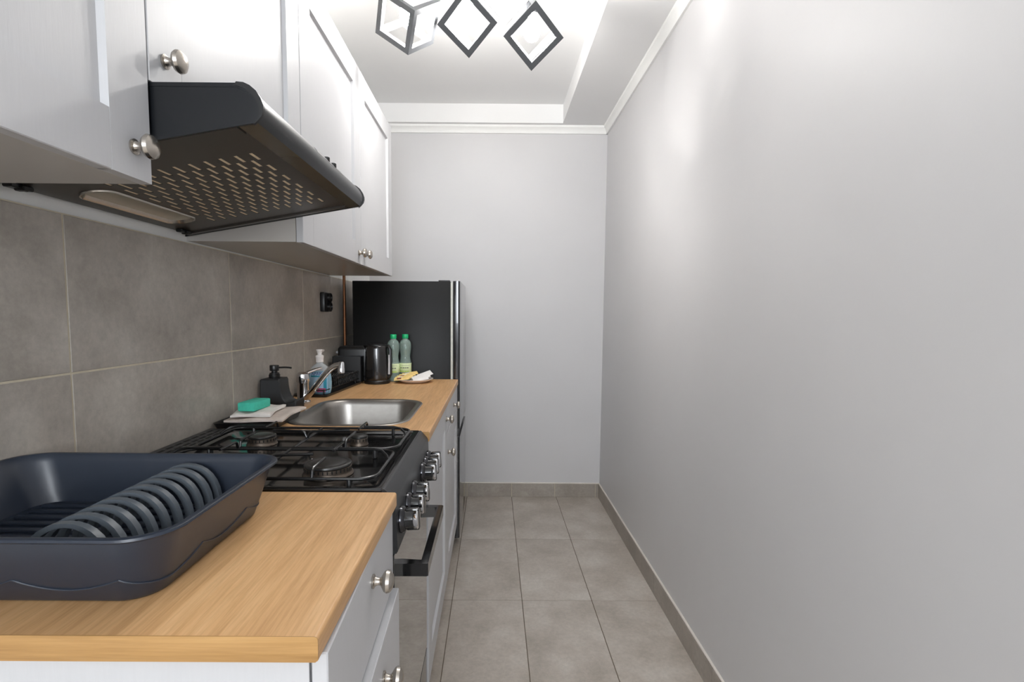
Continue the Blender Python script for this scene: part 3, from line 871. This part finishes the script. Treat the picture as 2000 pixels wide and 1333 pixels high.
single('sponge', sp, M_SPONGE, (-.722, 1.535, CZ + .046), 'turquoise sponge on top of the folded white cloth', 'sponge')

# ------------------------------------------------------------------ soap dispenser with sponge cup
DY0, DY1 = 1.735, 1.815
t = thing('soap_dispenser', (-.735, 1.775, CZ), 'matte black soap dispenser with curved sponge holder and pump', 'soap dispenser')
pr = [(-.797, CZ + .001), (-.677, CZ + .001), (-.674, CZ + .006), (-.674, CZ + .034), (-.678, CZ + .037), (-.690, CZ + .032), (-.700, CZ + .0305), (-.710, CZ + .034), (-.718, CZ + .044), (-.724, CZ + .060), (-.7275, CZ + .082), (-.729, CZ + .104), (-.733, CZ + .110), (-.792, CZ + .110), (-.797, CZ + .105)]
m = MB()
insets = ((DY0, .004), (DY0 + .004, 0), (DY1 - .004, 0), (DY1, .004))
def shrink(poly, d):
    c = (sum(p[0] for p in poly) / len(poly), sum(p[1] for p in poly) / len(poly))
    out = []
    n = len(poly)
    for i in range(n):
        a, b, c2 = poly[i - 1], poly[i], poly[(i + 1) % n]
        n1 = Vector((b[1] - a[1], a[0] - b[0])).normalized(); n2 = Vector((c2[1] - b[1], b[0] - c2[0])).normalized()
        nn = (n1 + n2).normalized()
        out.append((b[0] - nn.x * d, b[1] - nn.y * d))
    return out
m.loft([[(a, y, b) for a, b in (shrink(pr, d) if d else pr)] for y, d in insets])
bd_ = part('bottle', m, M_BMATTE, t, ang=40)
pc = (-.762, 1.775, 0)
part('collar', MB().lathe([(.0185, CZ + .1095), (.0190, CZ + .111), (.0190, CZ + .122), (.0165, CZ + .124), (.0165, CZ + .128), (.010, CZ + .130), (.010, CZ + .137), (.0, CZ + .137)], pc, 24), M_BPLAS, t)
part('pump_head', MB().lathe([(.0150, CZ + .1355), (.0155, CZ + .137), (.0155, CZ + .153), (.0145, CZ + .155), (0, CZ + .1555)], pc, 24), M_BPLAS, t)
part('nozzle', MB().tube([(-.750, 1.775, CZ + .1465), (-.725, 1.775, CZ + .1475), (-.712, 1.775, CZ + .147), (-.702, 1.775, CZ + .1455)], .0032, 10), M_BPLAS, t)

# ------------------------------------------------------------------ tap
t = thing('kitchen_tap', (-.712, 1.90, CZ), 'chrome single-lever kitchen tap with slanting spout behind the sink', 'tap')
tc_ = (-.712, 1.905, 0)
part('tap_body', MB().lathe([(.0265, CZ + .0003), (.0265, CZ + .006), (.0225, CZ + .010), (.0215, CZ + .020), (.0215, CZ + .074), (.0225, CZ + .076), (.0225, CZ + .0795), (0, CZ + .0795)], tc_, 28), M_CHROME, t)
part('lever_cap', MB().lathe([(.0232, CZ + .080), (.0240, CZ + .083), (.0240, CZ + .100), (.0220, CZ + .110), (.015, CZ + .116), (0, CZ + .118)], tc_, 28), M_CHROME, t)
part('lever', MB().tube([(-.712, 1.905, CZ + .106), (-.700, 1.925, CZ + .114), (-.682, 1.952, CZ + .121), (-.668, 1.975, CZ + .125)], [.012, .011, .0095, .008], 12, flat=.55), M_CHROME, t)
sp_ = part('spout', MB().tube([(-.702, 1.893, CZ + .018), (-.690, 1.886, CZ + .026), (-.655, 1.872, CZ + .064), (-.618, 1.860, CZ + .108), (-.593, 1.853, CZ + .134), (-.572, 1.848, CZ + .148), (-.553, 1.844, CZ + .152)], [.011, .0115, .0112, .0108, .0105, .0100, .0095], 14), M_CHROME, t)
part('aerator', MB().lathe([(.0, CZ + .1625), (.0085, CZ + .162), (.0110, CZ + .158), (.0115, CZ + .140), (.0122, CZ + .138), (.0122, CZ + .122), (.0100, CZ + .121), (0, CZ + .1215)], (-.549, 1.843, 0), 20, cap=False), M_CHROME, sp_)

# ------------------------------------------------------------------ wire draining rack on its tray, far along the wall
t = thing('wire_dish_rack', (-.716, 2.245, CZ), 'black wire dish rack on a low tray along the tiled wall', 'dish rack')
ax0, ax1, ay0, ay1 = -.786, -.646, 2.030, 2.460
m = MB().loft([at_z(rrect(ax0 + .004, ax1 - .004, ay0 + .004, ay1 - .004, .012, 4), CZ + .0005), at_z(rrect(ax0, ax1, ay0, ay1, .014, 4), CZ + .010), at_z(rrect(ax0 + .004, ax1 - .004, ay0 + .004, ay1 - .004, .012, 4), CZ + .010), at_z(rrect(ax0 + .010, ax1 - .010, ay0 + .010, ay1 - .010, .010, 4), CZ + .004)])
part('drip_tray', m, M_BPLAS, t)
fr_ = part('wire_frame', MB().tube(at_z(rrect(ax0 + .008, ax1 - .012, ay0 + .012, ay1 - .012, .016, 4), CZ + .027), .0022, 8, True).tube(at_z(rrect(ax0 + .008, ax1 - .012, ay0 + .155, ay1 - .012, .016, 4), CZ + .060), .0018, 8, True), M_IRON, t)
for px, py in ((ax0 + .02, ay0 + .03), (ax1 - .025, ay0 + .03), (ax0 + .02, ay1 - .03), (ax1 - .025, ay1 - .03)):
    part('leg', MB().tube([(px, py, CZ + .004), (px, py, CZ + .028)], .003, 8), M_IRON, t)
for k in range(14):
    yw = ay0 + .165 + k * .0185
    part('plate_wire', MB().tube([(ax1 - .014, yw, CZ + .027), (ax1 - .016, yw + .003, CZ + .052), (ax1 - .022, yw + .008, CZ + .064), (ax1 - .030, yw + .005, CZ + .054), (ax1 - .034, yw, CZ + .030), (ax0 + .060, yw, CZ + .028), (ax0 + .056, yw + .003, CZ + .050), (ax0 + .046, yw + .006, CZ + .060), (ax0 + .038, yw + .003, CZ + .050), (ax0 + .034, yw, CZ + .028)], .0016, 6), M_IRON, fr_)
t.rotation_euler = (0, 0, math.radians(-4.5))
# open black box standing between rack and toaster
t = thing('storage_box', (-.711, 2.498, CZ), 'black open box standing between the wire rack and the toaster', 'box')
hx0, hx1, hy0, hy1, hz0, hz1 = -.782, -.641, 2.474, 2.528, CZ + .0005, 1.023
part('shell', MB().loft([at_z(rrect(hx0 + .003, hx1 - .003, hy0 + .003, hy1 - .003, .006, 3), hz0), at_z(rrect(hx0, hx1, hy0, hy1, .006, 3), hz0 + .004), at_z(rrect(hx0, hx1, hy0, hy1, .006, 3), hz1), at_z(rrect(hx0 + .003, hx1 - .003, hy0 + .003, hy1 - .003, .004, 3), hz1), at_z(rrect(hx0 + .004, hx1 - .004, hy0 + .004, hy1 - .004, .004, 3), hz0 + .006)]), M_BMATTE, t)
part('divider', MB().box(-.712, -.710, hy0 + .004, hy1 - .004, hz0 + .006, hz1 - .006), M_BMATTE, t, smooth=False)

# liquid soap bottle inside the rack
t = thing('liquid_soap_bottle', (-.712, 2.095, CZ + .0055), 'clear bottle of blue liquid soap with white pump', 'soap bottle')
sc_ = Vector((-.712, 2.095, CZ + .0055))
def oval(rx, ry, z, n=28):
    return [(sc_.x + rx * math.cos(2 * PI * k / n) * (1 + .0), sc_.y + ry * math.sin(2 * PI * k / n), sc_.z + z) for k in range(n)]
part('soap_bottle_body', MB().loft([oval(.036, .020, 0), oval(.042, .025, .004), oval(.0468, .0275, .022), oval(.0478, .028, .045), oval(.0455, .027, .075), oval(.041, .025, .093), oval(.0395, .0245, .0965)]), M_SOAP, t, label='blue liquid soap')
part('soap_bottle_shoulder', MB().loft([oval(.0393, .0243, .0970), oval(.034, .022, .110), oval(.024, .0175, .120), oval(.015, .0145, .125), oval(.0135, .0135, .130)]), M_SOAPC, t, label='clear empty shoulder')
pmp = part('pump_collar', MB().lathe([(.0140, .1305), (.0152, .132), (.0152, .146), (.0165, .148), (.0165, .157), (.012, .160), (.009, .161), (0, .161)], tuple(sc_), 24), M_PWHITE, t)
part('pump_head', MB().lathe([(.0085, .160), (.0085, .166), (.0120, .178), (.0135, .180), (.0130, .183), (0, .184)], tuple(sc_), 20), M_PWHITE, t)
part('nozzle', MB().bbox(sc_.x - .006, sc_.x + .006, sc_.y + .004, sc_.y + .045, sc_.z + .171, sc_.z + .181, .003, 2), M_PWHITE, t)
def wrap(x0a, x1a, za, zb, off, mat, nm, par, rx=.0478, ry=.028):
    # a patch following the oval front of the bottle
    loops = []
    for k in range(11):
        x = x0a + (x1a - x0a) * k / 10
        row = []
        for z in (za, (za + zb) / 2, zb):
            s = 1.0 if z < .05 else 1.0 - (z - .05) * 1.35
            s = s if z > .018 else s * (1 - (.018 - z) * 2)
            yv = -ry * s * math.sqrt(max(.02, 1 - (x / (rx * s)) ** 2)) - off
            row.append((sc_.x + x, sc_.y + yv, sc_.z + z))
        loops.append(row)
    vs_ = [p for l in loops for p in l] + [(p[0], p[1] + off * .6, p[2]) for l in loops for p in l]
    n_ = 33; fs_ = []
    for i in range(10):
        for j in range(2):
            a = i * 3 + j
            fs_.append((a, a + 1, a + 4, a + 3)); fs_.append((n_ + a, n_ + a + 3, n_ + a + 4, n_ + a + 1))
    return part(nm, MB().add(vs_, fs_), mat, par, ang=80)
lab = wrap(-.036, .036, .010, .088, .0011, M_LABELB, 'label', t)
wrap(-.030, .010, .072, .078, .0018, M_TEAL, 'teal_band', lab)
wrap(.022, .034, .012, .080, .0018, M_TEAL, 'teal_stripe', lab)
wrap(-.004, .030, .011, .026, .0021, M_PINK, 'flower_print', lab)
def text_mesh(s_, size, nm):
    cu = bpy.data.curves.new(nm, 'FONT'); cu.body = s_; cu.size = size; cu.align_x = 'CENTER'; cu.extrude = .0002
    to = bpy.data.objects.new(nm, cu); COL.objects.link(to)
    dg = bpy.context.evaluated_depsgraph_get()
    me = bpy.data.meshes.new_from_object(to.evaluated_get(dg))
    bpy.data.objects.remove(to)
    mb = MB(); mb.add([v.co.copy() for v in me.vertices], [tuple(p.vertices) for p in me.polygons])
    bpy.data.meshes.remove(me)
    return mb
tm = text_mesh('APART', .0185, 'lettering')
for i, v in enumerate(tm.v):
    x, z = v.x, v.y
    zz = .0795 + z
    s = 1.0 - (zz - .05) * 1.35
    yv = -.028 * s * math.sqrt(max(.05, 1 - (x / (.0478 * s)) ** 2)) - .0016 - v.z
    tm.v[i] = Vector((sc_.x + x, sc_.y + yv, sc_.z + zz))
part('lettering', tm, M_INKN, lab, smooth=False)

# ------------------------------------------------------------------ toaster and kettle
t = thing('toaster', (-.695, 2.585, CZ), 'black toaster in the corner, behind the open black box', 'toaster')
a0, a1, b0, b1, c0, c1 = -.776, -.622, 2.537, 2.633, CZ + .012, CZ + .174
part('housing', MB().bbox(a0, a1, b0, b1, c0, c1, .018, 4), M_BPLAS, t)
part('base', MB().bbox(a0 - .001, a1 + .001, b0 + .004, b1 - .004, CZ + .0005, c0 + .012, .004), M_BMATTE, t)
for yy in (2.568, 2.602):
    part('slot', MB().bbox(a0 + .022, a1 - .022, yy - .009, yy + .009, c1 - .004, c1 + .0015, .001), M_DARK, t)
part('lever', MB().bbox(a0 - .016, a0 + .004, 2.570, 2.598, CZ + .135, CZ + .147, .004, 2), M_PALE, t)

kc = Vector((-.562, 2.472, CZ))
t = thing('electric_kettle', tuple(kc), 'glossy black electric kettle beside the water bottles', 'kettle')
part('power_base', MB().lathe([(.060, .0005), (.0615, .004), (.0615, .014), (.058, .018), (0, .018)], tuple(kc), 36), M_BPLAS, t)
part('jug', MB().lathe([(.0575, .0185), (.0590, .022), (.0592, .03), (.0570, .10), (.0535, .168), (.0525, .180), (.0505, .183), (0, .184)], tuple(kc), 40), M_KETTLE, t)
part('lid', MB().lathe([(.047, .1835), (.046, .189), (.036, .1935), (.012, .196), (0, .1965)], tuple(kc), 32), M_BPLAS, t)
part('spout', MB().loft([[(kc.x - .030, kc.y - .030, kc.z + .150), (kc.x - .052, kc.y - .006, kc.z + .150), (kc.x - .051, kc.y - .010, kc.z + .140), (kc.x - .034, kc.y - .034, kc.z + .140)],
                         [(kc.x - .034, kc.y - .042, kc.z + .184), (kc.x - .064, kc.y - .012, kc.z + .184), (kc.x - .050, kc.y - .006, kc.z + .182), (kc.x - .026, kc.y - .032, kc.z + .182)]]), M_KETTLE, t)
hd = part('handle', MB().tube([(kc.x + .040, kc.y - .008, kc.z + .178), (kc.x + .058, kc.y - .012, kc.z + .180), (kc.x + .0665, kc.y - .014, kc.z + .165), (kc.x + .0665, kc.y - .014, kc.z + .080), (kc.x + .0665, kc.y - .014, kc.z + .045), (kc.x + .060, kc.y - .012, kc.z + .032), (kc.x + .048, kc.y - .009, kc.z + .034)], .0085, 10), M_BPLAS, t)
part('handle_reflection', MB().tube([(kc.x + .0615, kc.y - .0205, kc.z + .140), (kc.x + .0620, kc.y - .0218, kc.z + .105), (kc.x + .0610, kc.y - .0210, kc.z + .046)], [.003, .0042, .0052], 10), M_PALE, hd, label='pale grey strip imitating a reflection')  # pale strip stands in for light reflected off the handle's side

# ------------------------------------------------------------------ water bottles
BPROF = [(.020, .0), (.026, .002), (.0290, .010), (.0296, .022), (.0280, .030), (.0290, .036), (.0298, .044), (.0298, .092), (.0285, .097), (.0255, .110), (.0240, .122), (.0248, .133), (.0280, .150), (.0298, .168), (.0298, .180), (.0285, .190), (.0235, .201), (.0150, .209), (.0128, .213), (.0128, .222), (0, .222)]
def bottle(x, y, label, rot):
    t = thing('water_bottle', (x, y, CZ), label, 'bottle', 'two water bottles by the fridge')
    c = (x, y, CZ + .0005)
    bt = part('bottle_body', MB().lathe(BPROF, c, 32), M_PET, t, ang=60)
    part('cap', MB().lathe([(.0150, .2135), (.0158, .215), (.0158, .232), (.0148, .2345), (0, .2348)], c, 24), M_GCAP, t)
    n = 40
    lb = MB()
    lb.loft([[(x + r * math.cos(2 * PI * k / n), y + r * math.sin(2 * PI * k / n), CZ + h) for k in range(n)] for r, h in ((.0301, .046), (.0305, .0465), (.0305, .0905), (.0301, .091))], False, False)
    lab = part('label', lb, M_LABELW, t, ang=60)
    def patch(a0, a1, h0, h1, mat, nm, r=.0308):
        vs_, fs_ = [], []
        for k in range(7):
            a = math.radians(a0 + (a1 - a0) * k / 6 + rot)
            for h_ in (h0, h1):
                vs_.append((x + r * math.sin(a), y - r * math.cos(a), CZ + h_))
        for k in range(6): fs_.append((2 * k, 2 * k + 2, 2 * k + 3, 2 * k + 1))
        part(nm, MB().add(vs_, fs_), mat, lab, ang=60)
    patch(-65, 40, .047, .054, M_LABELG, 'green_print')
    for k, (s0, s1) in enumerate(((-48, -36), (-32, -24), (-20, -4), (0, 12), (16, 34))):
        patch(s0, s1, .066, .0705, M_INKG, 'small_print', .0309)
    patch(-50, 46, .0800, .0812, M_INKG, 'thin_line', .0309)
bottle(-.4955, 2.538, 'green-capped water bottle standing next to the kettle', 0)
bottle(-.4420, 2.570, 'green-capped water bottle farther right, behind the plate of sachets', 6)

# ------------------------------------------------------------------ plate with sachets
pc_ = (-.386, 2.515, CZ)
m = MB().lathe([(0, .004), (.050, .004), (.060, .006), (.080, .0155), (.0905, .0195), (.0915, .0185), (.082, .012), (.060, .002), (.052, .0005), (0, .0005)], pc_, 44, cap=False)
single('plate', m, M_CHINA, pc_, 'small white plate holding sachets on the far worktop', 'plate')
def sachet(x, y, z, L, W_, az, tilt, roll, mat, label, grp, stripe=None):
    m_ = MB()
    n = 8; loops = []
    for k in range(n + 1):
        u = k / n
        hh = .0022 * math.sin(PI * u) ** .6 + .0003
        xx = -L / 2 + L * u
        loops.append([(xx, -W_ / 2, 0), (xx, -W_ / 4, hh), (xx, W_ / 4, hh), (xx, W_ / 2, 0), (xx, W_ / 4, -hh), (xx, -W_ / 4, -hh)])
    m_.loft(loops)
    R = Matrix.Rotation(az, 4, 'Z') @ Matrix.Rotation(tilt, 4, 'Y') @ Matrix.Rotation(roll, 4, 'X')
    mx = Matrix.Translation((x, y, z)) @ R
    t_ = thing('sachet', (x, y, z), label, 'sachet', grp)
    m2 = MB().add(m_.v, m_.f, mx)
    p_ = part('wrapper', m2, mat, t_, ang=60)
    s2 = MB().box(-L * .32, -L * .05, -W_ * .22, W_ * .22, .0023, .0029, mx)
    if stripe: part('print', s2, stripe, p_, smooth=False)
ysp = [(-.440, 2.462, .024, -4, 'yellow sachet with dark red print at the front of the plate'), (-.437, 2.482, .027, 6, 'yellow sachet second from the front, overlapping the front one'), (-.432, 2.502, .031, 14, 'yellow sachet in the middle of the yellow fan'), (-.424, 2.524, .035, 20, 'yellow sachet behind the middle one in the fan'), (-.414, 2.546, .039, 26, 'rearmost and highest yellow sachet on the plate')]
for i, (x, y, z, az, lb) in enumerate(ysp):
    sachet(x, y, CZ + z, .078, .024, math.radians(az), math.radians(-6), math.radians(32), M_SACHY, lb, 'yellow sachets on the plate', (M_SACHR, M_SACHW, M_SACHR, M_SACHW, M_SACHW)[i])
wsp = [(-.352, 2.470, .026, 22, 'white sachet at the front right of the plate'), (-.346, 2.496, .032, 30, 'white sachet between the other two white ones'), (-.336, 2.524, .038, 38, 'rearmost white sachet with its corner standing up')]
for i, (x, y, z, az, lb) in enumerate(wsp):
    sachet(x, y, CZ + z, .076, .032, math.radians(az), math.radians(-8 - 3 * i), math.radians(34), M_SACHW, lb, 'white sachets on the plate')

# ------------------------------------------------------------------ socket and copper pipe
t = thing('wall_socket', (XL, 2.445, 1.242), 'black double power socket on the tiled wall near the copper pipe', 'socket')
part('back_box', MB().bbox(XL + .0003, XL + .022, 2.388, 2.500, 1.240, 1.330, .004, 2), M_BPLAS, t)
for zc in (1.3065, 1.2635):
    f_ = part('socket_face', MB().lathe([(.0215, .020), (.0215, .033), (.0200, .035), (.0175, .035), (.0165, .028), (0, .028)], (XL, 2.447, zc), 28, 'X', cap=False), M_BPLAS, t)
    for dy in (-.0095, .0095):
        part('contact', MB().lathe([(0, .0288), (.0024, .0288), (.0024, .0278)], (XL, 2.447 + dy, zc), 10, 'X', cap=False), M_CHROME, f_)
t = thing('copper_pipe', (-.786, 2.712, 0), 'copper gas pipe running up the wall beside the fridge', 'pipe')
part('pipe', MB().tube([(-.786, 2.712, 0.001), (-.786, 2.712, ZC - .001)], .0078, 16), M_COPPER, t)
for zz in (.6, 1.75):
    part('pipe_clip', MB().box(XP + .001, -.786, 2.706, 2.718, zz, zz + .014).lathe([(.0078, zz), (.0098, zz), (.0098, zz + .014), (.0078, zz + .014)], (-.786, 2.712, 0), 16), M_PWHITE, t)
